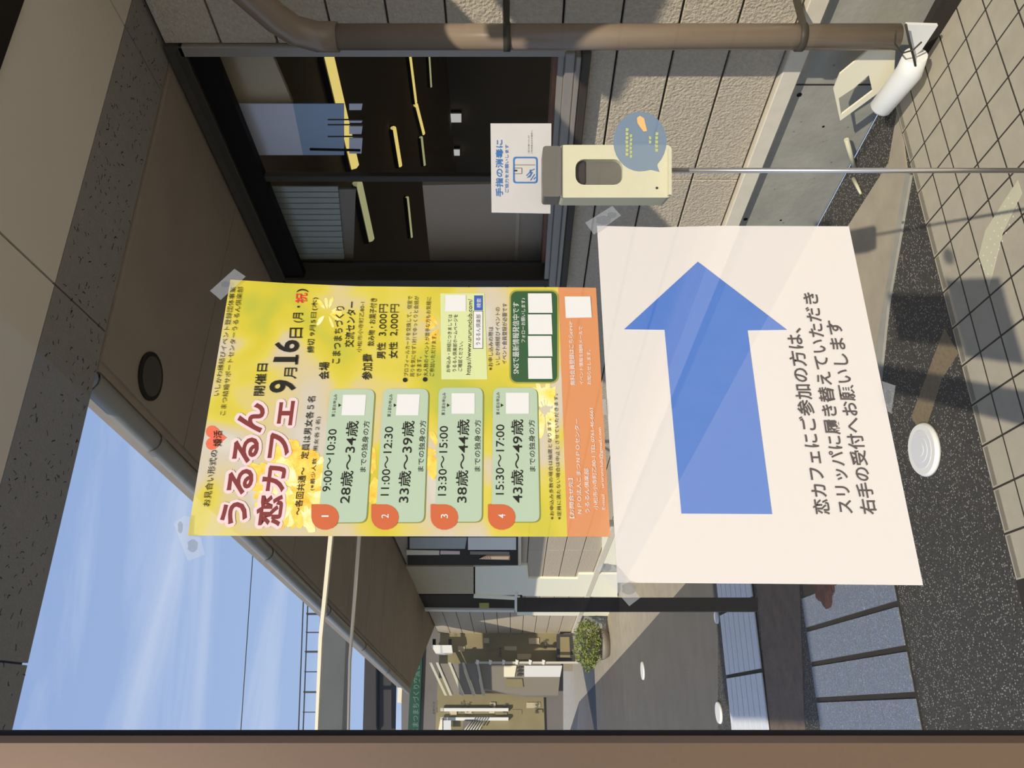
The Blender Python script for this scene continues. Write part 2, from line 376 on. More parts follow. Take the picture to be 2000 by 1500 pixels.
# ================================================================== WING WALL: a building mirrored in the door, built solid behind it
wall = S(box('wall_right_mirrored', (WX + .02, 0.6, 0), (WX + .16, 1.93, ZC), 'siding_gap')); tag(wall, 'beige rough siding wall of the mirrored side wing')
box('wall_core', (WX + .02, 3.46, 0), (WX + .16, 14.0, ZC), 'siding_gap', wall)
box('wall_core', (WX + .02, 1.93, 0), (WX + .16, 3.46, 1.28), 'siding_gap', wall)
H = 0.2105; z = 0.474; row = 0
jy = WL(1400, 351).y
cache = {}
def board(y0, y1, z0, hh):
    k = (round(y1 - y0, 2), round(hh, 3)); c = Vector((WX + .009, (y0 + y1) / 2, z0 + hh / 2))
    if k in cache: return instance(cache[k], c, wall)
    o = box('siding_board', (WX - .002, y0 + .0025, z0 + .004), (WX + .02, y1 - .0025, z0 + hh - .004), 'siding', wall, 0.003)
    cache[k] = o; return o
ys = [0.6, jy, jy + 3.03, jy + 6.06, jy + 9.09, 14.0]
while z < ZC - .02:
    hh = min(H, ZC - z)
    for a, b in zip(ys[:-1], ys[1:]):
        if z + hh < 1.33: board(a, b, z, hh)
        else:
            for lo, hi in ((a, min(b, 1.93)), (max(a, 3.46), b)):
                if hi - lo > .02: board(lo, hi, z, hh)
    z += H; row += 1
tr = S(box('trim_5', (WX - .035, 0.6, .400), (WX + .02, 14, .470), 'trim', None, .004)); tag(tr, 'pale drip trim below the siding boards')
fd = S(box('wall_foundation', (WX + .01, 0.6, 0), (WX + .16, 14, .40), 'concrete')); fd.name = 'trim_6'; tag(fd, 'grey concrete foundation with round tie holes')
for (x, y) in ((1561, 185), (1456, 428), (1608, 247), (1525, 430)):
    c = WL(x, y, WX + .01); r_ = .011 if x in (1561, 1456) else .006
    raw('tie_hole', [c + Vector((-.001, r_ * math.cos(a * .785), r_ * math.sin(a * .785))) for a in range(8)], [tuple(range(8))], 'black_frame', fd)
cj = WL(1600, 165, WX + .01)
box('joint', (WX + .008, cj.y - .003, .0), (WX + .011, cj.y + .003, .4), 'siding_gap', fd)

# wing eave
yB = lambda x, g=.01: (tB - NN.x * x) / NN.y + g
sof = S(slab('roof_eave_mirrored', [(1.17, yB(1.17), ZC), (WX + .3, yB(WX + .3), ZC), (WX + .3, 14, ZC), (1.17, 10.5, ZC)], UP * .16, 'soffit')); sof.name = 'ceiling_mirrored'; tag(sof, 'brown eave soffit over the mirrored side wing')
yy = tB + .6
slab('soffit_panel', [(1.20, yB(1.2, .015), ZC - .008), (WX - .05, yB(WX - .05, .015), ZC - .008), (WX - .05, yy - .006, ZC - .008), (1.20, yy - .006, ZC - .008)], UP * .008, 'soffit', sof)
for k in range(9):
    box('soffit_panel', (1.20, yy + .003, ZC - .008), (WX - .05, yy + .84, ZC), 'soffit', sof); yy += .846
gut = thing('gutter', 'long pale grey rain gutter under the eave below the sky', 'gutter', Vector((1.14, tB + .1, ZC)))
nseg = 18; prof = [(-.042 * math.cos(math.pi * k / 10), -.042 * math.sin(math.pi * k / 10)) for k in range(11)]
vs = []; fs = []
gy0, gy1 = yB(1.14, .02), 10.55
for yv in (gy0, gy1):
    vs += [Vector((1.14 + a, yv, ZC + .035 + b)) for a, b in prof]; vs += [Vector((1.14 + a * .9, yv, ZC + .037 + b * .9)) for a, b in prof]
n = len(prof)
for k in range(n - 1): fs += [(k, k + 1, 2 * n + k + 1, 2 * n + k), (n + k, n + k + 1, 3 * n + k + 1, 3 * n + k)]
fs += [(0, n, 3 * n, 2 * n), (n - 1, 2 * n - 1, 4 * n - 1, 3 * n - 1)]
ch = raw('channel', vs, fs, 'gutter', gut, True)
first = None
for k in range(5):
    yv = 2.6 + k * 1.5
    vs = []
    for dy in (0, .05): vs += [Vector((1.14 + a * 1.08, yv + dy, ZC + .035 + b * 1.1)) for a, b in prof]
    if first is None:
        first = raw('coupling', vs, [(i, i + 1, n + i + 1, n + i) for i in range(n - 1)], 'gutter', gut, True)
    else: instance(first, wpos(gut) + first.location + Vector((0, 1.5 * k, 0)), gut)
dl = G(288, 735, ZC)
dn = thing('recessed_downlight', 'dark round downlight in the soffit above the yellow poster', 'light', dl)
tube('ring', [dl + Vector((0, 0, -.016)), dl + Vector((0, 0, .0))], .088, 'black_frame', dn, 28)
tube('lens', [dl + Vector((0, 0, -.018)), dl + Vector((0, 0, -.0165))], .072, 'dark_frame', dn, 28)

# ---- the matching wing on the viewer's side of the door: what the glass and the laminated sheets mirror
REF = Matrix.Translation(P0) @ Matrix.Scale(-1, 4, NN) @ Matrix.Translation(-P0)
def twin(o):
    o.data.transform(Matrix.Translation(o.location)); o.data.transform(REF); o.data.flip_normals(); o.location = (0, 0, 0); return S(o)
o = twin(box('wall_near', (WX, 0.75, .47), (WX + .16, 14, ZC), 'siding')); tag(o, 'siding wall of the wing on the near side of the door')
for k in range(4):
    zz = .474 + H * (k + 1); o = twin(box('trim_near', (WX - .004, 0.75, zz - .006), (WX, 14, zz + .006), 'siding_gap'))
o = twin(box('window_near', (WX - .03, 1.95, wzz0 := 1.30), (WX, 3.44, 2.75), 'black_frame'))
o = twin(box('trim_near', (WX - .05, 0.75, .40), (WX, 14, .47), 'trim')); o = twin(box('trim_near', (WX - .01, 0.75, 0), (WX + .1, 14, .40), 'concrete'))
o = twin(box('ceiling_near', (1.20, 0.75, ZC), (WX + .2, 14, ZC + .16), 'soffit')); o = twin(tube('trim_near', [(1.15, .75, ZC + .02), (1.15, 14, ZC + .02)], .05, 'gutter'))

# ================================================================== WINDOW OF THE WING
wz0, wz1 = 1.292, 2.74
win = S(box('window_1', (WX - .03, 1.95, wz0 - .03), (WX + .10, 3.44, wz0 + .01), 'alu', None, .004)); tag(win, 'large aluminium sliding window in the mirrored side wing')
box('window_frame', (WX - .02, 1.93, wz1 - .02), (WX + .10, 3.46, ZC - .009), 'dark_frame', win, .004)
box('window_frame', (WX - .02, 3.40, wz0), (WX + .10, 3.46, wz1), 'dark_frame', win, .004)
box('window_frame', (WX - .02, 1.93, wz0), (WX + .10, 1.975, wz1), 'alu', win, .004)
box('window_frame', (WX + .0, 1.975, wz1 - .12), (WX + .04, 3.40, wz1 - .02), 'black_frame', win)
box('window_track', (WX - .05, 1.95, wz0 - .05), (WX + .0, 3.44, wz0 - .03), 'alu', win, .003)
box('window_track', (WX - .012, 1.975, wz0 + .01), (WX + .0, 3.40, wz0 + .035), 'alu', win, .002)
box('window_sill', (WX - .055, 1.93, wz0 - .085), (WX + .05, 3.46, wz0 - .052), 'dark_frame', win, .004)
ym = WL(800, 352).y
box('sash_stile', (WX + .005, ym - .018, wz0), (WX + .035, ym + .018, wz1 - .1), 'dark_frame', win, .003)
box('window_pane', (WX + .018, 1.975, wz0 + .01), (WX + .022, ym - .018, wz1 - .12), 'win_glass', win)
box('window_pane', (WX + .028, ym + .018, wz0 + .01), (WX + .032, 3.40, wz1 - .12), 'win_glass', win)
# room behind the window
rlt = bpy.data.lights.new('room_fill', 'AREA'); rlt.shape = 'RECTANGLE'; rlt.size = 4; rlt.size_y = 10; rlt.energy = 26; rlt.color = (1.0, .9, .68)
rlo = bpy.data.objects.new('room_fill', rlt); C.objects.link(rlo); rlo.location = (6.5, 9, 2.66)  # added fill, lifts the dark room seen through the window
room = S(box('wall_back', (12.0, 1.0, 0), (12.1, 20, 2.75), 'dark_room')); tag(room, 'dark far wall of the room behind the mirrored window')
S(box('floor_4', (WX + .17, .6, -.1), (12.1, 20, 0), 'dark_room')); S(box('ceiling_3', (WX + .17, .6, 2.72), (12.1, 20, 2.79), 'dark_room'))
S(box('wall_front', (WX + .17, .5, 0), (12.1, .6, 2.79), 'dark_room')); S(box('wall_rear', (WX + .17, 20, 0), (12.1, 20.1, 2.79), 'dark_room'))
sl = box('wall_shelf', (WX + .10, 1.94, wz0 - .02), (WX + .24, 3.45, wz0 + .045), 'brown_wood'); sl.name = 'baseboard_window'; S(sl); tag(sl, 'brown wooden inner sill of the mirrored window')
tubes = [((635, 100), (688, 322), .05, 'y'), ((698, 358), (722, 466), .04, 'g'), ((768, 250), (780, 323), .03, 'y'), ((799, 105), (811, 200), .025, 'y'),
         ((812, 205), (826, 260), .03, 'y'), ((822, 268), (828, 322), .025, 'g'), ((795, 385), (803, 463), .02, 'g'), ((837, 105), (841, 170), .022, 'g')]
desc = ['long bright yellow ceiling tube light at the window top right', 'pale tube light behind the left sash below the blue sky reflection', 'short amber tube light in the middle of the dark room', 'thin amber tube light beside the downpipe jamb',
        'amber tube light continuing the thin row inward', 'greenish tube light ending the thin row', 'faint olive tube light behind the left sash', 'shortest pale tube light deepest in the room']
for (a, b, r_, c), ds in zip(tubes, desc):
    pa, pb = G(*a, 2.68), G(*b, 2.68)
    dd = (pb - pa); 
    o = thing('tube_light', ds, 'light', (pa + pb) / 2 , 'tube lights on the room ceiling')
    w = Vector((-dd.y, dd.x, 0)).normalized() * r_
    slab('housing', [pa - w * 1.5, pb - w * 1.5, pb + w * 1.5, pa + w * 1.5], UP * .04, 'dark_frame', o)
    tube('lamp_tube', [pa, pb], r_, 'tube_' + c, o, 8)
for (x0, x1, y0, y1), ds in (((880, 901, 222, 237), 'small bright square window with painted glow deep inside the dark room'), ((878, 898, 292, 302), 'fainter small square window with painted glow below the bright one deep inside')):
    q = [WL(x0, y0, 11.9), WL(x0, y1, 11.9), WL(x1, y1, 11.9), WL(x1, y0, 11.9)]
    o = thing('lit_window', ds, 'window', q[0]); slab('glow_panel', q, Vector((-.03, 0, 0)), 'lit', o); slab('backplate', [v + Vector((.03, 0, 0)) for v in q], Vector((.06, 0, 0)), 'dark_frame', o)  # glowing panel imitates daylight in a small far window
def wpanel(name, pts, wx, th, m, parent=None): return slab(name, [WL(x, y, wx) for x, y in pts], Vector((th, 0, 0)), m, parent)
bl = thing('window_sky_reflection', 'pale blue panel painted as the sky reflection at the top of the window', 'blind', WL(450, 250, WX + .14))  # blue panel stands in for the sky mirrored in the window pane
wpanel('sky_sheet', [(434, 203), (572, 203), (592, 303), (476, 303)], WX + .14, .004, 'bluepane', bl)
wpanel('sky_sheet', [(572, 203), (672, 203), (672, 303), (592, 303)], WX + .14, .004, 'bluepane2', bl)
for q in ((203, 215), (236, 240), (247, 262), (270, 300)): wpanel('slat', [(682, q[0]), (708, q[0]), (706, q[1]), (682, q[1])], WX + .14, .004, 'bluepane', bl)  # strips of the painted sky reflection
for yv in (233, 243, 266): wpanel('rail', [(640, yv), (708, yv), (708, yv + 2), (640, yv + 2)], WX + .138, .003, 'dark_frame', bl)  # dark lines across the painted sky reflection
wpanel('rail', [(605, 290), (704, 292), (704, 296), (605, 294)], WX + .137, .003, 'black_frame', bl)  # dark line in the painted sky reflection
cb = thing('beige_reflection', 'dull beige panel painted as a reflection across the upper right of the window', 'board', WL(420, 150, WX + .17))  # beige panel stands in for a reflection in the pane
wpanel('board_face', [(375, 108), (532, 108), (572, 203), (434, 203)], WX + .18, .02, 'room_panel', cb)  # panel painted as a reflection in the pane
fb = thing('frosted_blind', 'ribbed blue grey blind behind the left sash', 'blind', WL(600, 430, WX + .14))
k = 0
y0 = 365
while y0 < 505:
    wpanel('slat', [(505 + k * 2, y0), (660 + k, y0), (660 + k, y0 + 9), (507 + k * 2, y0 + 9)], WX + .15, .006, 'blind', fb); y0 += 11; k += 1
wpanel('lower_band', [(655, 370), (695, 370), (690, 505), (655, 505)], WX + .17, .01, 'pot', fb)
pt_ = thing('partition_screen', 'low brown grey partition screen behind the left sash', 'screen', WL(900, 450, WX + .16))
wpanel('screen_panel', [(825, 362), (1085, 357), (1060, 532), (842, 528)], WX + .25, .03, 'partition', pt_)
wpanel('screen_stile', [(1010, 360), (1018, 360), (1010, 530), (1004, 530)], WX + .24, .01, 'room_panel', pt_)

# ================================================================== DOWNPIPE
dp = thing('downpipe', 'tall beige round downpipe beside the large window', 'pipe', Vector((2.28, 1.8, 0)))
pc = WL(1000, 72, 2.30)
tube('pipe', [Vector((2.30, pc.y, .17)), Vector((2.30, pc.y, 2.12))], .043, 'downpipe', dp, 24)
el = [Vector((2.30, pc.y, 2.10)), Vector((2.30, pc.y, 2.17)), Vector((2.292, pc.y - .03, 2.24)), Vector((2.28, pc.y - .09, 2.29)), Vector((2.25, pc.y - .25, 2.38)), Vector((2.22, pc.y - .42, 2.50)), Vector((2.2, pc.y - .5, 2.62)), Vector((2.2, pc.y - .5, 2.8))]
tube('elbow', el, .05, 'downpipe', dp, 20)
for x in (990, 1563, 565):
    zz = WL(x, 72, 2.30).z
    if zz > 2.1: continue
    b_ = tube('bracket', [Vector((2.30, pc.y, zz - .012)), Vector((2.30, pc.y, zz + .012))], .048, 'dark_frame', dp, 20)
    box('bracket_arm', (2.30, pc.y - .045, zz - .01), (WX + .01, pc.y - .030, zz + .01), 'dark_frame', b_)
# white boot, cylinder, plate
boot = thing('drain_boot', 'white plastic drain spout at the foot of the downpipe', 'pipe', WL(1790, 90, 2.2))
Q3 = lambda x, y: WL(x, y, 2.24)
pa, pb, pb2 = Q3(1716, 215), Q3(1776, 140), Q3(1788, 108)
tube('spout', [pa, pa + (pb - pa) * .06, pb, pb2], .03, 'white', boot, 20, radii=[.030, .040, .046, .040])
slab('wing_flap', [Q3(x, y) for x, y in ((1770, 48), (1832, 50), (1800, 98), (1785, 110))], Vector((.012, 0, 0)), 'white', boot)
tube('strap', [WL(x, y, 2.20) for x, y in ((1769, 48), (1776, 80), (1784, 110), (1788, 128))], .004, 'dark_frame', boot, 8)
tube('strap', [WL(x, y, 2.19) for x, y in ((1750, 60), (1748, 85), (1762, 104), (1783, 98), (1800, 82))], .003, 'dark_frame', boot, 8)
plate = thing('guard_plate', 'cream plate with a square cut-out leaning behind the drain spout', 'plate', hit(1700, 150, Vector((0, 1.8, 0)), Vector((0, 1, 0))))
def ring_slab(name, outer, inner, th, m, parent):
    """outer and inner outlines with the same number of corners"""
    n = len(outer); vs = outer + inner + [v + th for v in outer] + [v + th for v in inner]; fs = []
    for i in range(n):
        j = (i + 1) % n
        fs += [(i, j, n + j, n + i), (2 * n + i, 2 * n + j, 3 * n + j, 3 * n + i), (i, j, 2 * n + j, 2 * n + i), (n + i, n + j, 3 * n + j, 3 * n + i)]
    return raw(name, vs, fs, m, parent)
py = lambda x, y, yy=0: WL(x, y, WX - .12)
ring_slab('plate_face', [py(*q) for q in ((1752, 52), (1640, 145), (1628, 175), (1641, 236), (1745, 160))], [py(*q) for q in ((1697, 147), (1668, 172), (1638, 192), (1643, 224), (1704, 178))], Vector((.008, 0, 0)), 'cream', plate)
st1 = thing('short_stick', 'short cream stick beside the foundation, above the steel pole', 'stick', py(1660, 300, 2.0))
tube('rod', [WL(1653, 272, WX - .03), WL(1669, 328, WX - .05)], .010, 'cream_plastic', st1, 10)
st2 = thing('short_stick', 'shorter cream stick beside the foundation, below the steel pole', 'stick', py(1670, 360, 2.0))
tube('rod', [G(1667, 349, .01), G(1681, 378, .01)], .008, 'cream_plastic', st2, 10, radii=[.010, .005])

# ================================================================== ROUND CAPS ON THE GROUND
def cap(x, y, r_, label, rings=True):
    c = G(x, y, .01); o = thing('ground_disc', label, 'cap', c, 'white round caps on the ground')
    tube('disc', [c + UP * -.008, c, c + UP * .010], r_, 'white', o, 32, radii=[r_, r_, r_ * .93])
    if rings:
        for q in (.75, .5, .25):
            tube('ridge', [c + UP * .008, c + UP * (.016 - .006 * q)], r_, 'paperwhite', o, 28, radii=[r_ * q, r_ * q * .93])
cap(1804, 878, .098, 'large white ridged round cap on the dark asphalt near the tiled floor')
cap(1400, 1205, .048, 'small white cap just left of the arrow sheet corner', False)
cap(1255, 1310, .10, 'white cap furthest away on the grey roadway', False)
cap(1404, 1392, .075, 'thin white cap beside the pale tiled band near the door stile', False)
S(slab('trim_sun_streak', [G(1845, 640, .001), G(1800, 760), G(1780, 815), G(1792, 832), G(1812, 826), G(1840, 740), G(1872, 690)], UP * .0008, 'sun_streak')); 
bpy.data.objects['trim_sun_streak']['label'] = 'brown streak of sunlight painted across the asphalt'  # sunlight on the ground painted as a thin brown slab
rp = thing('rust_pile', 'dark red brown lump at the edge of the blue grey tiles', 'lump', G(1620, 1140))
vs = []; c = G(1618, 1143, 0)
bmx = bmesh.new(); bmesh.ops.create_icosphere(bmx, subdivisions=3, radius=.11)
for v in bmx.verts: v.co *= 1 + .25 * math.sin(v.co.x * 60) * math.cos(v.co.y * 47); v.co.z *= .2
me = bpy.data.meshes.new('lump'); bmx.to_mesh(me); bmx.free(); me.transform(Matrix.Translation(c + UP * .02)); link('heap', me, rp, 'rust')

# ================================================================== FAR LEFT COURTYARD
FYP = 14.0
def fpanel(name, pts, m, parent=None, wy=FYP, th=.02): return slab(name, [FY(x, y, wy) for x, y in pts], Vector((0, th, 0)), m, parent)
def wp(name, pts, m, parent=None, wx=WX - .01, th=.03): return slab(name, [WL(x, y, wx) for x, y in pts], Vector((th, 0, 0)), m, parent)
fw = S(fpanel('wall_far', [(784, 1200), (784, 1520), (1100, 1520), (1100, 1200)], 'greywall', None, FYP + .02, .12)); tag(fw, 'grey brown far wall at the end of the yard')
nb = thing('notice_board', 'large ochre board covered with pinned notices', 'board', FY(950, 1300, FYP))
fpanel('board_face', [(860, 1232), (850, 1430), (1064, 1430), (1060, 1292), (1100, 1292), (1100, 1232)], 'noticewall', nb, FYP - .03, .03)
rnd = random.Random(3)
for k in range(22):
    x = rnd.uniform(870, 1050); y = rnd.choice((1246, 1262, 1277, 1372, 1386))
    w, h = rnd.uniform(10, 22), rnd.uniform(7, 12)
    fpanel('notice_sheet', [(x, y), (x + w, y), (x + w, y + h), (x, y + h)], 'olive' if k % 3 else 'noticewall', nb, FYP - .036 - .001 * k, .001)
T3 = []
bn = thing('green_banner', 'dark green banner with pale lettering high on the far wall', 'banner', FY(810, 1320, FYP))
fpanel('banner_cloth', [(805, 1252), (796, 1440), (818, 1440), (826, 1252)], 'green', bn, FYP - .05, .068)
shl = thing('white_shelf_rack', 'leaning rack of pale slats with grey panels between', 'rack', FY(880, 1330, FYP - .5))
for k, (xa, xb) in enumerate(((838, 868), (851, 878), (875, 901), (902, 923), (930, 942))):
    fpanel('slat', [(xa, 1294), (xa + 5, 1294), (xb + 5, 1358), (xb, 1358)], 'grille', shl, FYP - .5, .04)
for k, (xa, xb, xc, xd) in enumerate(((857, 874, 900, 884), (881, 901, 922, 907), (908, 929, 941, 929))):
    fpanel('panel', [(xa, 1296), (xb, 1296), (xc, 1356), (xd, 1356)], 'pot', shl, FYP - .48, .02)
cu = thing('grey_cabinet', 'grey cabinet with white sheets taped along its top', 'cabinet', FY(1000, 1330, FYP - .45))
fpanel('carcass', [(932, 1297), (944, 1345), (1025, 1358), (1090, 1358), (1096, 1297)], 'pot', cu, FYP - .45, .3)
for (x0, x1, nm) in ((984, 1009, 'cream'), (1024, 1098, 'paperwhite')):
    fpanel('sheet', [(x0, 1300), (x1, 1300), (x1 - 4, 1322), (x0, 1322)], nm, cu, FYP - .47, .01)
for k in range(3): fpanel('vent', [(1010, 1302 + k * 7), (1020, 1302 + k * 7), (1020, 1306 + k * 7), (1010, 1306 + k * 7)], 'far_ink', cu, FYP - .48, .01)
fpanel('door_face', [(988, 1326), (1020, 1326), (1022, 1342), (988, 1342)], 'noticewall', cu, FYP - .47, .01)
rl = thing('bracket_rail', 'thin white rail with brackets running above the cabinet', 'rail', FY(1000, 1292, FYP - .55))
fpanel('bar', [(928, 1292), (928, 1296), (1130, 1296), (1130, 1292)], 'grille', rl, FYP - .55, .03)
for x in (930, 955, 981, 1007, 1033, 1059): fpanel('bracket', [(x, 1288), (x + 6, 1290), (x + 4, 1298), (x, 1297)], 'white', rl, FYP - .58, .04)
wt = thing('white_tray', 'small white box hanging near the top of the notice board', 'box', FY(860, 1265, FYP - .3))
fpanel('tray_front', [(841, 1260), (882, 1260), (884, 1275), (851, 1276)], 'white', wt, FYP - .3, .2)
for x in (845, 876): fpanel('hook', [(x, 1248), (x + 6, 1248), (x + 6, 1259), (x, 1259)], 'black_frame', wt, FYP - .28, .03)
for k, (y0, ds) in enumerate(((1383, 'upper of two white fluorescent bars left of the notice board'), (1401, 'lower of two white fluorescent bars left of the notice board'))):
    o = thing('strip_light', ds, 'light', FY(900, y0, FYP - .1)); fpanel('bar', [(867, y0), (993, y0), (993, y0 + 6), (867, y0 + 6)], 'white', o, FYP - .12, .085); fpanel('end_cap', [(860, y0), (866, y0), (866, y0 + 6), (860, y0 + 6)], 'grille', o, FYP - .12, .03)
wd = thing('bright_sheet_pair', 'pair of bright white sheets low beside the door stile', 'sheet', FY(870, 1420, FYP - .1))
fpanel('sheet', [(860, 1405), (864, 1405), (864, 1432), (855, 1432)], 'cream', wd, FYP - .2, .21); fpanel('sheet', [(866, 1407), (881, 1407), (881, 1432), (866, 1432)], 'paperwhite', wd, FYP - .2, .01)
fr_ = thing('dark_cabinet', 'dark low cabinet beneath the notice board', 'cabinet', FY(1100, 1260, FYP - .2))
fpanel('carcass', [(1088, 1238), (1118, 1238), (1124, 1290), (1088, 1290)], 'dark_roof', fr_, FYP - .25, .2); fpanel('door_face', [(1094, 1244), (1112, 1244), (1114, 1284), (1094, 1284)], 'noticewall', fr_, FYP - .26, .01)
# lattice of dashes
# dotted strip on the porch tiles, solid stand-in for mirrored tactile paving
dsq = [(1912, 500), (1925, 450), (1966, 385), (1988, 352), (1996, 378), (1960, 450), (1932, 560)]
dst = thing('dotted_strip', 'pale dotted strip imitating a reflection of tactile paving on the porch tiles', 'strip', G(1950, 440, .013))
slab('strip', [G(x, y, .0122) for x, y in dsq], UP * .001, 'cream_plastic', dst)
vs, fs = [], []
for a in range(9):
    for b in range(3):
        q0 = G(1920 + a * 7 + b * 8 - 6, 515 - a * 16 + b * 10, .0134); n0 = len(vs); vs += [q0 + Vector((.003 * math.cos(c * 1.047), .003 * math.sin(c * 1.047), .0006)) for c in range(6)]; fs.append(tuple(range(n0, n0 + 6)))
raw('dots', vs, fs, 'white', dst)['kind'] = 'stuff'
la = thing('wire_rack', 'small pale wire rack low on the far wall', 'rack', FY(920, 1415, FYP - .2))
fpanel('backing', [(905, 1408), (930, 1408), (928, 1432), (903, 1432)], 'greywall', la, FYP - .16, .13)
for k in range(6): tube('wire', [FY(903 + k * 6, 1432 - k * .5, FYP - .2), FY(921 + k * 5, 1408, FYP - .2)], .012, 'grille', la, 6)
# plant
pl = thing('potted_shrub', 'bushy yellow green shrub in a grey pot by the far wall', 'plant', G(1190, 1258))
base = G(1190, 1258); sc_ = (base - EYE).dot(FW) / F_PX
tube('pot', [base, base + UP * sc_ * 8, base + UP * sc_ * 16], 1, 'pot', pl, 16, radii=[sc_ * 22, sc_ * 27, sc_ * 30])
vs, fs = [], []
cc = base + UP * sc_ * 42
for k in range(1500):
    v = Vector((random.gauss(0, 1), random.gauss(0, 1), random.gauss(0, 1))).normalized() * random.uniform(.55, 1.0) ** .5
    ang = math.atan2(v.y, v.x); v *= 1 + .16 * math.sin(ang * 5) * math.cos(v.z * 4)
    q = cc + Vector((v.x * sc_ * 46, v.y * sc_ * 46, v.z * sc_ * 27)); a = Vector((random.gauss(0, 1), random.gauss(0, 1), random.gauss(0, 1))).normalized(); b = a.orthogonal().normalized(); ln = sc_ * 3.4
    i = len(vs); vs += [q - a * ln, q + b * ln * .45, q + a * ln, q - b * ln * .45]; fs.append((i, i + 1, i + 2, i + 3))
fo = raw('foliage', vs, fs, 'leaf', pl); fo['kind'] = 'stuff'
for k in range(4): tube('stem', [base + UP * sc_ * 14, cc + Vector((random.uniform(-.2, .2), random.uniform(-.2, .2), .05))], .012, 'brown_strip', pl, 6)

# roofs on the far left, with railing
rf = thing('walkway_roof', 'grey flat roof band carrying a thin railing', 'roof', FY(650, 1350, 11))
fpanel('roof_slab', [(628, 1120), (613, 1520), (674, 1520), (684, 1260), (690, 1120)], 'asphalt_roof', rf, 11, .06)
fpanel('roof_edge', [(676, 1236), (664, 1520), (674, 1520), (684, 1236)], 'dark_roof', rf, 10.95, .04)
for k, y in enumerate((1150, 1197, 1234, 1271, 1311, 1350, 1390, 1430)):
    b0 = 627 - (y - 1120) * .0375; thk = 2.6 if k % 2 else 1.0
    fpanel('rail_post', [(b0 - 26, y), (b0, y), (b0, y + thk), (b0 - 26, y + thk)], 'dark_frame', rf, 11, .06)
for o_ in (25, 34):
    fpanel('handrail', [(628 - o_ - .9, 1120), (613 - o_ - .9, 1520), (613 - o_, 1520), (628 - o_, 1120)], 'asphalt_roof', rf, 11, .05)
rf2 = thing('canopy_roof', 'dark brown canopy slab between two slits of sky', 'roof', FY(740, 1350, 12))
fpanel('roof_slab', [(716, 1150), (706, 1520), (770, 1520), (777, 1150)], 'dark_roof', rf2, 12, .06)
fpanel('fascia_strip', [(738, 1150), (735, 1520), (739, 1520), (742, 1150)], 'black_frame', rf2, 11.97, .03)
wr = thing('overhead_wire', 'thin power wire crossing the sky', 'wire', FY(505, 1300, 11)); tube('wire', [FY(498, 1020, 11), FY(464, 1520, 11)], .006, 'dark_frame', wr, 6)

# mirrored wing wall features beyond the poster
wn2 = S(wp('window_2', [(796, 1045), (1015, 1045), (1015, 1104), (796, 1104)], 'black_frame', None, WX - .03, .03)); tag(wn2, 'dark shop window showing leaflets beside the poster edge')
for q, mm in (([(800, 1050), (912, 1050), (908, 1072), (800, 1072)], 'blind'), ([(914, 1050), (1008, 1050), (1008, 1074), (914, 1074)], 'white'), ([(794, 1075), (858, 1076), (858, 1084), (794, 1084)], 'cream'),
              ([(860, 1076), (898, 1077), (898, 1083), (860, 1083)], 'p_pink'), ([(918, 1077), (995, 1078), (995, 1084), (918, 1083)], 'pot'), ([(950, 1085), (996, 1085), (996, 1094), (935, 1092)], 'p_band')):
    wp('leaflet', q, mm, wn2, WX - .04, .008)
wp('window_frame', [(1012, 1040), (1018, 1040), (1018, 1106), (1012, 1106)], 'steel', wn2, WX - .06, .04)
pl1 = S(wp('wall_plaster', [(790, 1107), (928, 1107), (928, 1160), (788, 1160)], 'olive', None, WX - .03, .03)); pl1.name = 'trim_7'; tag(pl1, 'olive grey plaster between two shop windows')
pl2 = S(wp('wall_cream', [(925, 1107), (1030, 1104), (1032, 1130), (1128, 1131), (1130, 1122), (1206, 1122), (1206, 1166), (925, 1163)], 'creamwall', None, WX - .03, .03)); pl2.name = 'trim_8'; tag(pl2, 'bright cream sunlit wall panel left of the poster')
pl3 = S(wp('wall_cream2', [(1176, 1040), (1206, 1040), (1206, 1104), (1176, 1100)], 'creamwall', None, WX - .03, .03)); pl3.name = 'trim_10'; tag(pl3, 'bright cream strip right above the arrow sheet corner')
wn3 = S(wp('window_3', [(797, 1162), (1020, 1162), (1020, 1190), (797, 1190)], 'black_frame', None, WX - .03, .03)); tag(wn3, 'narrow dark window with a white metal edge')
wp('window_frame', [(786, 1190), (1006, 1192), (1006, 1196), (786, 1194)], 'white', wn3, WX - .06, .04)
wp('window_frame', [(1005, 1160), (1011, 1160), (1011, 1196), (1005, 1196)], 'white', wn3, WX - .06, .04)
wp('leaflet', [(936, 1178), (955, 1178), (955, 1188), (936, 1188)], 'p_olive', wn3, WX - .04, .008)
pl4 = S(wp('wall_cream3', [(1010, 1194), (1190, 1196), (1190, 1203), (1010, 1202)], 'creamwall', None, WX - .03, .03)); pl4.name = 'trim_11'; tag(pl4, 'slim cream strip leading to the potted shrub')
pl5 = S(wp('wall_cream4', [(925, 1163), (1016, 1166), (1010, 1172), (925, 1168)], 'creamwall', None, WX - .05, .03)); pl5.name = 'trim_12'; tag(pl5, 'cream ledge over the narrow dark window')

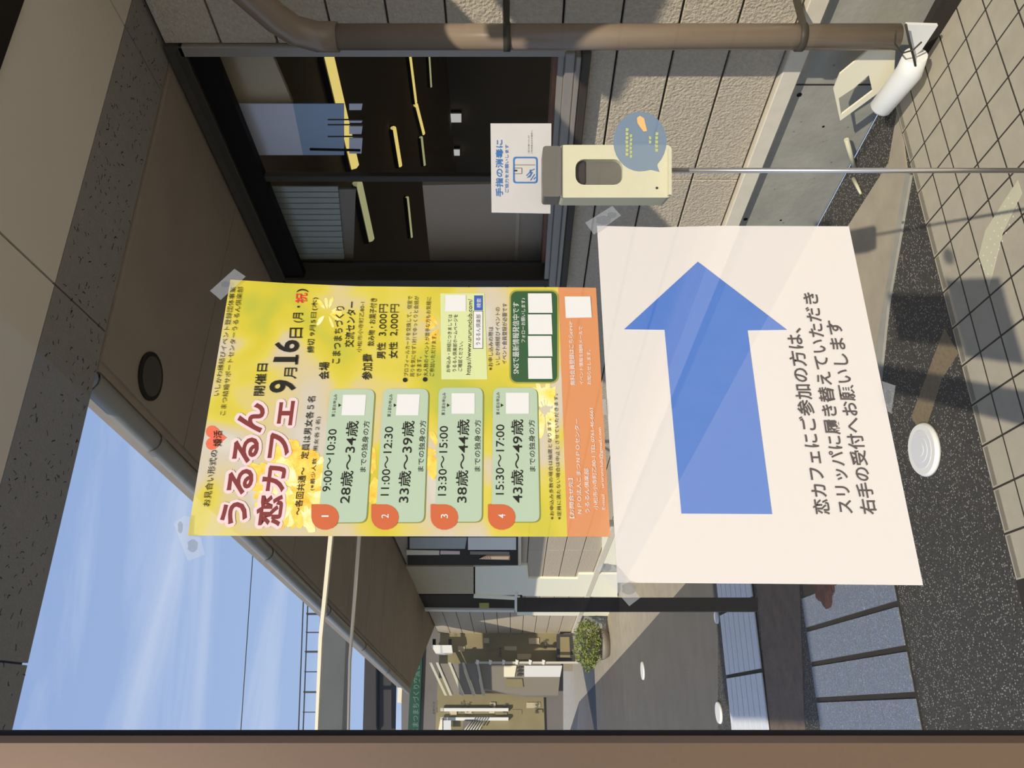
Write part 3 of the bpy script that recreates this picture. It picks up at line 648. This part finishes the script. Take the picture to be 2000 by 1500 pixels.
# glass screen frame (vestibule) : cream rails and posts
MP = P0 + NN * 3.3
def VS(x, y, o=0.): return hit(x, y, MP - NN * o, NN)
gs = thing('screen_frame', 'cream metal frame of a glass screen left of the poster', 'frame', VS(1560, 1030))
def vs_bar(name, pts, m='cream', th=.03): return slab(name, [VS(*q) for q in pts], NN * th, m, gs)
vs_bar('rail', [(644, 1020), (622, 1245), (612, 1500), (617, 1500), (629, 1245), (652, 1020)])
vs_bar('rail', [(700, 1020), (680, 1290), (676, 1500), (679, 1500), (684, 1290), (705, 1020)], 'steel')
vs_bar('post', [(600, 1015), (600, 1026), (1570, 1026), (1570, 1015)])
vs_bar('post', [(1010, 1167), (1010, 1194), (1480, 1194), (1480, 1167)], 'dark_roof')
ps = thing('door_head', 'pale head rail above the far notice wall', 'frame', FY(783, 1300, 13))
fpanel('rail', [(784, 1191), (776, 1372), (784, 1372), (792, 1191)], 'cream', ps, 13.2, .1)

# ================================================================== SANITISER STAND
SD = 1.55
c0 = EYE + (FW + RT * ((1170 - 750) / F_PX)) * SD
def SP(x, y, o=0.): return hit(x, y, c0 - FW * o, FW)
pxm = SD / F_PX
def rrect(x0, y0, x1, y1, r, n=4):
    pts = []
    for cx, cy, a0 in ((x1 - r, y1 - r, 0), (x0 + r, y1 - r, 90), (x0 + r, y0 + r, 180), (x1 - r, y0 + r, 270)):
        for k in range(n + 1):
            a = math.radians(a0 + 90 * k / n); pts.append((cx + r * math.cos(a), cy + r * math.sin(a)))
    return pts
ds = thing('sanitiser_dispenser', 'cream wall-style hand sanitiser dispenser on a steel pole', 'dispenser', SP(1185, 335))
cx, cy = 1190, 334
o = ring_slab('body', [SP(x, y, .06) for x, y in rrect(1092, 283, 1312, 386, 10, 4)],
          [SP(x, y, .06) for x, y in [(1212 - (0 if k < 99 else 0), 0) for k in ()] or [(cxx, cyy) for cxx, cyy in rrect(1124, 311, 1216, 361, 17, 4)]], FW * .065, 'cream_plastic', ds)
slab('window_inset', [SP(x, y, .045) for x, y in rrect(1120, 307, 1220, 366, 14, 4)], FW * .006, 'grey_plastic', ds)
slab('liquid_level', [SP(x, y, .050) for x, y in rrect(1123, 310, 1142, 363, 9, 4)], FW * .003, 'dark_plastic', ds)
slab('top_cap', [SP(x, y, .062) for x, y in rrect(1060, 285, 1096, 384, 6, 3)], FW * .067, 'grey_plastic', ds)
slab('lid_seam', [SP(x, y, .0605) for x, y in ((1096, 283), (1099, 283), (1099, 386), (1096, 386))], FW * .002, 'grey_plastic', ds)
sc0 = SP(1283, 367, .061)
slab('screw', [SP(1283 + 2.5 * math.cos(a * .785), 367 + 2.5 * math.sin(a * .785), .0615) for a in range(8)], FW * .002, 'dark_plastic', ds)
slab('drip_lip', [SP(x, y, .075) for x, y in ((1306, 290), (1312, 290), (1312, 380), (1306, 380))], FW * .08, 'cream_plastic', ds)
pole = thing('dispenser_stand', 'thin chrome pole and round base carrying the sanitiser dispenser', 'stand', SP(1700, 334) * 1)
pt = SP(1310, 333); 
tube('pole', [Vector((pt.x, pt.y, .02)), Vector((pt.x, pt.y, pt.z + .02))], .0052, 'steel', pole, 16)
tube('base', [Vector((pt.x, pt.y, .0125)), Vector((pt.x, pt.y, .02)), Vector((pt.x, pt.y, .026))], .14, 'steel', pole, 40, radii=[.14, .14, .13])
sg = thing('sanitiser_sign', 'white card sign asking for hand disinfection above the dispenser', 'sign', SP(1020, 330, -.07))
SO = -.06
slab('card', [SP(x, y, SO) for x, y in ((958, 241), (1077, 241), (1075, 417), (960, 415))], FW * .003, 'sign_sheet', sg)
for k in range(1):
    O = rrect(1002, 306, 1050, 358, 5, 2); I = rrect(1005, 309, 1047, 355, 4, 2)
    ring_slab('pictogram_border', [SP(x, y, SO + .001) for x, y in O], [SP(x, y, SO + .001) for x, y in I], FW * .0006, 'sign_blue', sg)
def sstroke(pts, w, m='sign_blue', name='pictogram_line'):
    for a, b in zip(pts[:-1], pts[1:]):
        a2, b2 = Vector((a[0], a[1])), Vector((b[0], b[1])); d = (b2 - a2).normalized(); nrm = Vector((-d.y, d.x)) * w / 2
        q = [a2 + nrm, b2 + nrm, b2 - nrm, a2 - nrm]; slab(name, [SP(v.x, v.y, SO + .0012) for v in q], FW * .0006, m, sg)
sstroke([(1003, 322), (1045, 322)], 1, 'grey_plastic'); sstroke([(1003, 328), (1019, 328), (1019, 339), (1003, 339)], 1, 'grey_plastic'); sstroke([(1004, 333), (1010, 333)], 3, 'dark_plastic')
for q in ([(1044, 330), (1037, 333), (1036, 341), (1030, 347)], [(1040, 336), (1034, 346)], [(1044, 340), (1036, 352)], [(1046, 346), (1042, 350)], [(1036, 331), (1034, 337), (1028, 343)]): sstroke(q, 1.6)

# ================================================================== LETTERING
def textmesh(s, bold=0.0):
    cu = bpy.data.curves.new('t', 'FONT'); cu.body = s; cu.offset = bold; cu.resolution_u = 3; cu.align_x = 'LEFT'; cu.size = 1.0
    o = bpy.data.objects.new('t', cu); C.objects.link(o); bpy.context.view_layer.update()
    dg = bpy.context.evaluated_depsgraph_get(); me = bpy.data.meshes.new_from_object(o.evaluated_get(dg))
    bpy.data.objects.remove(o); bpy.data.curves.remove(cu)
    me.materials.clear(); return me
def text(s, x0, y0, x1, y1, h, m, parent, place, bold=0.0, name='lettering', hw=None, drop=0.10):
    """print s between two baseline points of the sheet (start, end), glyph height h towards the sheet's top"""
    me = textmesh(s, bold)
    if not me.vertices: return None
    xs = [v.co.x for v in me.vertices]; ysv = [v.co.y for v in me.vertices]
    a, b, lo, hi = min(xs), max(xs), min(ysv), max(ysv)
    for v in me.vertices:
        u = (v.co.x - a) / (b - a); w = (v.co.y - lo) / (hi - lo)
        v.co = place(x0 + (x1 - x0) * u - h * w, y0 + (y1 - y0) * u)
    me.update()
    return link(name, me, parent, m)
SG = lambda x, y: SP(x, y, SO + .0012)
text('手指の消毒に', 982, 384, 982, 273, 14, 'sign_blue', sg, SG, .02)
text('ご協力をお願いします', 993, 376, 993, 282, 7, 'sign_blue', sg, SG, .01)
text('ご協力をお願いいたします', 1034, 300, 1034, 264, 3, 'far_ink', sg, SG)
text('ご利用後は元の場所へ', 1040, 300, 1040, 254, 3, 'far_ink', sg, SG)
BN = lambda x, y: FY(x, y, FYP - .055)
text('こまつまちづくり交流センター', 817, 1432, 822, 1262, 13, 'green_text', bn, BN, .02)
BF = lambda x, y: FY(x, y, FYP - .075)
for (s_, x, ya, yb, h) in (('お知らせ', 850, 1395, 1370, 5), ('団体登録', 905, 1392, 1370, 5), ('案内', 917, 1392, 1374, 6), ('募集', 963, 1390, 1375, 8), ('講座', 990, 1392, 1376, 8), ('掲示板', 1052, 1394, 1372, 7), ('会議室', 1068, 1268, 1250, 7), ('月間予定', 980, 1284, 1264, 5)):
    text(s_, x, ya, x, yb, h, 'far_ink', nb, BF, .02)

# ================================================================== PAPERS ON THE GLASS
door = thing('glass_door', 'tall glass door leaf edged by a brown metal stile', 'door', P0 - Vector((0, 0, 1.5)) + Vector((0, 0, .02)))
sL = st(GL(1000, 1426))[0]; tG = P0.dot(NN)
sbox('pane', sL - .004, sL + 1.35, tG, tG + .005, .03, ZC - .03, 'glass', door)
sE = st(GL(1000, 1436))[0]
sbox('stile', sE - .10, sE, tG - .018, tG + .022, .02, ZC - .02, 'stile', door, .004)
sbox('gasket', sE - .002, sL, tG - .006, tG + .012, .03, ZC - .03, 'gasket', door, .001)

# ---- arrow sheet
O1 = .0008
def PG(o): return lambda x, y: GL(x, y, o)
ar = thing('arrow_notice', 'white landscape notice with a large blue upward arrow', 'notice', GL(1450, 780, O1))
slab('sheet', [GL(*q, O1) for q in ((1166, 441), (1290, 444), (1400, 441), (1658, 442), (1803, 1143), (1500, 1140), (1206, 1138))], NN * .0006, 'sheet', ar)
slab('arrow', [GL(*q, O1 + .0004) for q in ((1363, 511), (1537, 644), (1460, 645), (1508, 1004), (1331, 1003), (1298, 644), (1219, 643))], NN * .0003, 'arrow', ar)
PA = PG(O1 + .0006)
text('恋カフェにご参加の方は、', 1623, 1005, 1565, 640, 33, 'gtext', ar, PA, .016)
text('スリッパに履き替えていただき', 1668, 1003, 1597, 571, 31, 'gtext', ar, PA, .016)
text('右手の受付へお願いします', 1714, 1005, 1643, 626, 32, 'gtext', ar, PA, .016)

# ---- event poster
po = thing('event_poster', 'yellow floral dating event poster with four time slots', 'poster', GL(780, 800, O1))
slab('sheet', [GL(*q, O1) for q in ((450, 546), (560, 553), (700, 559), (900, 561), (1090, 561), (1108, 1048), (366, 1046))], NN * .0006, 'poster', po)
slab('orange_band', [GL(*q, O1) for q in ((1090, 561), (1164, 562), (1192, 1048), (1108, 1048))], NN * .0006, 'p_band', po)
P1, P2, P3, P4 = PG(O1 + .0003), PG(O1 + .0005), PG(O1 + .0007), PG(O1 + .0009)
def shape(name, pts, m, place): return raw(name, [place(*q) for q in pts], [tuple(range(len(pts)))], m, po)
# printed chrysanthemums
def petals(cx, cy, R, n, m, seed, a0=0, a1=360):
    rr = random.Random(seed); vs, fs = [], []
    for k in range(n):
        a = math.radians(rr.uniform(a0, a1)); L0, L1 = R * rr.uniform(.1, .35), R * rr.uniform(.7, 1.0); w = R * rr.uniform(.07, .12)
        d = Vector((math.cos(a), math.sin(a))); q = Vector((-d.y, d.x)); b = len(vs); ring = []
        for f, ww in ((0, .3), (.3, .8), (.7, 1), (.92, .75), (1, 0), (.92, -.75), (.7, -1), (.3, -.8), (0, -.3)):
            p_ = Vector((cx, cy)) + d * (L0 + (L1 - L0) * f) + q * w * ww
            x = min(max(p_.x, 460), 1085); y = min(max(p_.y, 575), 1040); ring.append(GL(x, y, O1 + .0001 + .00015 * k / n))
        vs += ring; fs.append(tuple(range(b, b + len(ring))))
    o = raw('printed_petals', vs, fs, m, po); o['kind'] = 'stuff'
petals(560, 945, 92, 60, 'p_petal2', 1); petals(590, 960, 88, 70, 'p_petal', 2)
petals(735, 925, 60, 34, 'p_petal2', 3); petals(860, 880, 60, 30, 'p_petal2', 4); petals(1065, 800, 62, 44, 'p_petal', 5); petals(640, 610, 34, 12, 'p_petal', 6); petals(860, 640, 40, 18, 'p_petal2', 8)
def T(s, x0, y0, x1, y1, h, m='p_ink', b=.0, pl_=None): text(s, x0, y0, x1, y1, h, m, po, pl_ or P3, b * .45)
T('いしかわ縁結びイベント登録団体事業', 427, 773, 461, 560, 11)
T('こまつ結婚サポートセンターうるるん倶楽部', 439, 811, 475, 560, 11)
T('お見合い形式の', 409, 989, 425, 879, 14, 'p_ink', .008)
hs = []
for k in range(28):
    a = 2 * math.pi * k / 28; hx = 16 * math.sin(a) ** 3; hy = 13 * math.cos(a) - 5 * math.cos(2 * a) - 2 * math.cos(3 * a) - math.cos(4 * a)
    hs.append((419 - hy * 1.45, 855 - hx * 1.5))
shape('heart', hs, 'p_heart', P1)
T('婚活', 432, 872, 433, 841, 16, 'p_ink', .012)
for (s, x0, y0, x1, y1, h) in (('うるるん', 480, 1024, 521, 787, 52), ('恋カフェ', 547, 1028, 579, 783, 50)):
    me = textmesh(s, .02); xs = [v.co.x for v in me.vertices]; yv_ = [v.co.y for v in me.vertices]; a, b, lo, hi = min(xs), max(xs), min(yv_), max(yv_)
    uv = [((v.co.x - a) / (b - a), (v.co.y - lo) / (hi - lo)) for v in me.vertices]; pf = [tuple(p_.vertices) for p_ in me.polygons]; vs, fs = [], []
    for k in range(12):                       # the pale rim around the title letters
        ox, oy = 6.5 * math.cos(k * math.pi / 6), 6.5 * math.sin(k * math.pi / 6); n0 = len(vs)
        vs += [GL(x0 + (x1 - x0) * u - h * w + ox, y0 + (y1 - y0) * u + oy, O1 + .0005 + k * 1e-6) for u, w in uv]; fs += [tuple(i + n0 for i in f) for f in pf]
    raw('title_outline', vs, fs, 'p_pink', po)
    text(s, x0, y0, x1, y1, h, 'p_maroon', po, P3, .03, 'title_lettering')
T('開催日', 515, 773, 523, 710, 21, b=.02)
T('9', 576, 767, 580, 742, 52, b=.05); T('月', 578, 740, 580, 718, 24); T('1', 580, 707, 583, 697, 47); shape('numeral_foot', [(576, 712), (581, 712), (582.5, 693), (577.5, 693)], 'p_ink', P3); T('6', 583, 688, 585, 664, 48, b=.05); T('日', 590, 660, 591, 640, 25, b=.01)
T('(月・', 593, 630, 596, 597, 22, b=.012); T('祝', 599, 592, 600, 572, 23, 'p_red', .03); T(')', 602, 571, 602, 564, 23)
T('締切', 613, 689, 614, 662, 14, b=.02); T('9月5日(木)', 616, 656, 622, 581, 13)
T('会場', 642, 741, 643, 707, 20, b=.02); T('こまつまちづくり', 663, 710, 673, 598, 17, b=.012); T('交流センター', 690, 678, 696, 589, 18, b=.015); T('小松市小寺町乙80-1', 705, 688, 712, 590, 9)
T('参加費', 726, 742, 728, 691, 20, b=.02); T('飲み物・お菓子付き', 730, 676, 736, 582, 13, b=.012)
T('男性', 752, 701, 753, 669, 17, b=.02); T('3,000円', 755, 656, 758, 594, 17); T('女性', 776, 700, 776, 668, 17, b=.02); T('2,000円', 777, 656, 780, 594, 17)
for (x, y) in ((791, 742), (830, 741)): shape('bullet', [(x + 4.5 * math.cos(a * .5236), y + 4.5 * math.sin(a * .5236)) for a in range(12)], 'p_ink', P3)
T('プロフィールカードを交換して、個室で', 797, 735, 805, 578, 9); T('周りを気にせず1対1でゆっくりと会話が', 809, 736, 818, 578, 9); T('できます。', 822, 736, 823, 697, 9)
T('大人数のイベントが苦手な方もお気軽に', 835, 735, 842, 580, 9); T('ご参加いただけます。', 847, 735, 852, 652, 9)
shape('pale_panel', [(860, 573), (946, 573), (952, 741), (862, 741)], 'p_palegreen', P1)
T('お申込み・詳細につきましては', 879, 727, 883, 614, 8); T('うるるん倶楽部ホームページを', 891, 726, 894, 614, 8); T('ご確認ください。', 902, 725, 904, 667, 8)
T('https://www.ururunclub.com/', 921, 732, 925, 584, 11)
shape('search_box_edge', [(924, 607), (943.5, 607), (943.5, 681), (924, 681)], 'p_ink', P2); shape('search_box', [(925, 608), (942.5, 608), (942.5, 680), (925, 680)], 'p_white', PG(O1 + .0006))
T('うるるん倶楽部', 938, 674, 939, 614, 9); shape('search_button', [(926 + 0, 577), (943, 577), (943, 606), (926, 606)], 'p_blue', P2); T('検索', 939.5, 601, 940, 583, 9, 'p_white')
T('※お申し込みの際は', 962, 723, 963, 638, 9); T('いしかわ縁結びイベントの', 976, 713, 976, 600, 9); T('イベント会員登録が必要です', 989, 711, 990, 592, 9)
shape('panel_edge', rrect(995, 566, 1091, 749, 14), 'p_olive', P1); shape('green_panel', rrect(998, 569, 1088, 746, 12), 'p_dkgreen', P2)
T('SNSで最新情報発信中です', 1014, 730, 1014, 590, 13, 'p_white', .004); T('フォローお願いします♪', 1026, 669, 1026, 582, 8, 'p_white')
for (a, b) in ((573, 611), (614, 653), (656, 696), (699, 740)): shape('blank_square', [(1031, a), (1077, a), (1079, b), (1032, b)], 'p_white', P3)
shape('blank_square', [(870, 576), (910, 576), (910, 608), (869, 608)], 'p_white', P3); shape('blank_square', [(1103, 579), (1153, 579), (1156, 620), (1105, 621)], 'p_white', P3)
T('無料会員登録はこちら☞☞', 1124, 752, 1119, 627, 10, 'p_white', .01); T('イベント情報を随時メールで', 1140, 751, 1138, 637, 8, 'p_white'); T('お知らせします。', 1155, 751, 1154, 683, 8, 'p_white')
slots = [(((645, 760), (732, 760), (715, 1020), (621, 1021)), '9:00～10:30', (645, 960, 658, 838), '28歳～34歳', (684, 983, 701, 822), (714, 922, 722, 822), '第１部お申込み', (654, 814, 659, 770), (670, 771, 715, 811), 635),
         (((749, 759), (837, 759), (828, 1020), (733, 1020)), '11:00～12:30', (759, 968, 768, 833), '33歳～39歳', (799, 982, 810, 822), (827, 921, 832, 821), '第２部お申込み', (763, 814, 767, 770), (776, 770, 820, 811), 752),
         (((857, 757), (943, 757), (941, 1019), (850, 1019)), '13:30～15:00', (871, 968, 875, 832), '38歳～44歳', (913, 982, 917, 819), (938, 921, 939, 820), '第３部お申込み', (869, 811, 871, 767), (882, 768, 927, 808), 868),
         (((963, 757), (1049, 757), (1054, 1019), (960, 1019)), '15:30～17:00', (984, 966, 985, 829), '43歳～49歳', (1022, 982, 1022, 819), (1046, 921, 1044, 820), '第４部お申込み', (976, 810, 976, 766), (988, 767, 1033, 808), 980)]
for k, (q, t1, b1, t2, b2, b3, t4, b4, qr, dx) in enumerate(slots):
    (xa, ya), (xb, yb), (xc, yc), (xd, yd) = q
    def rq(grow, r_):
        pts = []
        for cxy, p_, n_ in zip(q, q[-1:] + q[:-1], q[1:] + q[:1]):
            c = Vector(cxy); u = (Vector(p_) - c).normalized(); v = (Vector(n_) - c).normalized()
            c = c - (u + v) * grow
            for i in range(5):
                f = i / 4; a_ = c + u * r_; b_ = c + v * r_; pts.append(tuple(a_ * (1 - f) ** 2 + c * 2 * f * (1 - f) + b_ * f ** 2))
        return pts
    shape('slot_shade', [(x + 2, y + 1.5) for x, y in rq(.3, 14)], 'p_boxshade', P1); shape('slot_panel', rq(0, 14), 'p_box', P2)
    drop_ = [(dx - 27, 985), (dx, 985)] + [(dx + 27 * math.cos(a), 1010 + 25 * math.sin(a)) for a in [math.radians(v) for v in range(-80, 181, 20)]]
    shape('slot_drop', drop_, 'p_orange', P3)
    T(str(k + 1), dx + 7, 1012 if k else 1009.5, dx + 7, 1004 if k else 1006.5, 14, 'p_white', .01, P4)
    T(t1, *b1, 16, b=.012); T(t2, *b2, 24, b=.018); T('までの独身の方', *b3, 12, b=.008); T(t4, *b4, 7)
    shape('blank_square', [(qr[0], qr[1]), (qr[2], qr[1]), (qr[2] - 3 * (k < 2), qr[3]), (qr[0] - 3 * (k < 2), qr[3])], 'p_white', P3)
    tx = b4[2] + 5; shape('pointer', [(tx - 3, 788), (tx - 3, 795), (tx + 2.5, 791.5)], 'p_ink', P3)
T('～各回共通～　定員は男女各５名', 588, 1006, 616, 774, 15, b=.015); T('(※最少人数　男女各２名)', 614, 958, 627, 814, 10, b=.004)
T('※お申込み多数の場合は抽選となります。', 1082, 1015, 1076, 818, 8); T('※定員に満たない場合は中止とさせていただきます。', 1096, 1015, 1089, 769, 8)
T('【お問合せ先】', 1122, 1012, 1119, 934, 9, 'p_white', .008); T('ＮＰＯ法人こまつＮＰＯセンター', 1137, 1003, 1131, 818, 9, 'p_white', .006); T('うるるん倶楽部', 1152, 1002, 1150, 915, 9, 'p_white', .006)
T('小松市小寺町乙80-1 TEL 0761-46-6661', 1169, 995, 1159, 797, 9, 'p_white'); T('E-mail　ururunclub@gmail.com', 1184, 995, 1176, 835, 8, 'p_white')

# ---- tape
def tape(label, q, bub, off=.0035):
    o = thing('tape_strip', label, 'tape', GL(q[0][0], q[0][1], off))
    raw('film', [GL(*v, off) for v in q], [tuple(range(len(q)))], 'tape', o)
    for (bx, by, rx, ry) in bub:
        raw('air_bubble', [GL(bx + rx * math.cos(a * .524) * (1 + .2 * math.sin(a * 3)), by + ry * math.sin(a * .524), off + .0003) for a in range(12)], [tuple(range(12))], 'tape_bubble', o)
    return o
tape('clear tape piece at the top right corner of the yellow poster', ((410, 568), (458, 525), (480, 540), (431, 586)), [(440, 555, 9, 6)])
tape('clear tape piece at the top left corner of the yellow poster', ((339, 1021), (361, 1007), (371, 1010), (369, 1046), (392, 1050), (400, 1083), (367, 1096)), [(352, 1030, 5, 12), (376, 1066, 10, 13)])
tape('clear tape piece at the top right corner of the arrow notice', ((1143, 435), (1196, 402), (1213, 421), (1160, 458)), [(1178, 430, 15, 9), (1195, 420, 9, 6)])
tape('clear tape piece at the top left corner of the arrow notice', ((1189, 1093), (1166, 1112), (1229, 1184), (1251, 1167)), [(1228, 1150, 14, 12), (1186, 1108, 8, 8)])
tape('small clear tape piece on the lower edge of the arrow notice', ((1722, 744), (1749, 753), (1741, 808), (1733, 803)), [(1735, 775, 6, 14)])
tape('tiny clear tape piece bridging the poster and the arrow notice', ((1176, 780), (1183, 780), (1185, 810), (1178, 810)), [])
# ---- round sticker
stk = thing('round_sticker', 'faded blue speech bubble sticker on the glass over the dispenser', 'sticker', GL(1250, 275, O1))
cpts = [(1250 + 52 * math.cos(math.radians(a)), 276 + 58 * math.sin(math.radians(a))) for a in range(-180, 60, 12)] + [(1284, 324), (1288, 335), (1272, 331)] + [(1250 + 52 * math.cos(math.radians(a)), 276 + 58 * math.sin(math.radians(a))) for a in range(80, 180, 12)]
slab('film', [GL(*q, O1) for q in cpts], NN * .0006, 'sticker', stk)
for (x, y0, y1, w, mm) in ((1222, 250, 312, 6, 'st_yellow'), (1230, 262, 312, 5, 'st_yellow'), (1268, 266, 288, 5, 'st_yellow'), (1280, 258, 305, 6, 'st_yellow')):
    n_ = int((y1 - y0) / 8)
    vs, fs = [], []
    rr = random.Random(x)
    for i in range(n_):
        a = y0 + i * 8; b = len(vs); j = rr.uniform(-1, 1)
        vs += [GL(x + j, a, O1 + .0003), GL(x + w + j, a + 1, O1 + .0003), GL(x + w - 1, a + 6, O1 + .0003), GL(x, a + 6.5, O1 + .0003)]; fs.append((b, b + 1, b + 2, b + 3))
    raw('worn_lettering', vs, fs, mm, stk)
raw('worn_picture', [GL(x, y, O1 + .0003) for x, y in ((1244, 230), (1250, 226), (1258, 231), (1261, 244), (1264, 256), (1257, 257), (1250, 248), (1245, 240))], [tuple(range(8))], 'st_orange', stk)
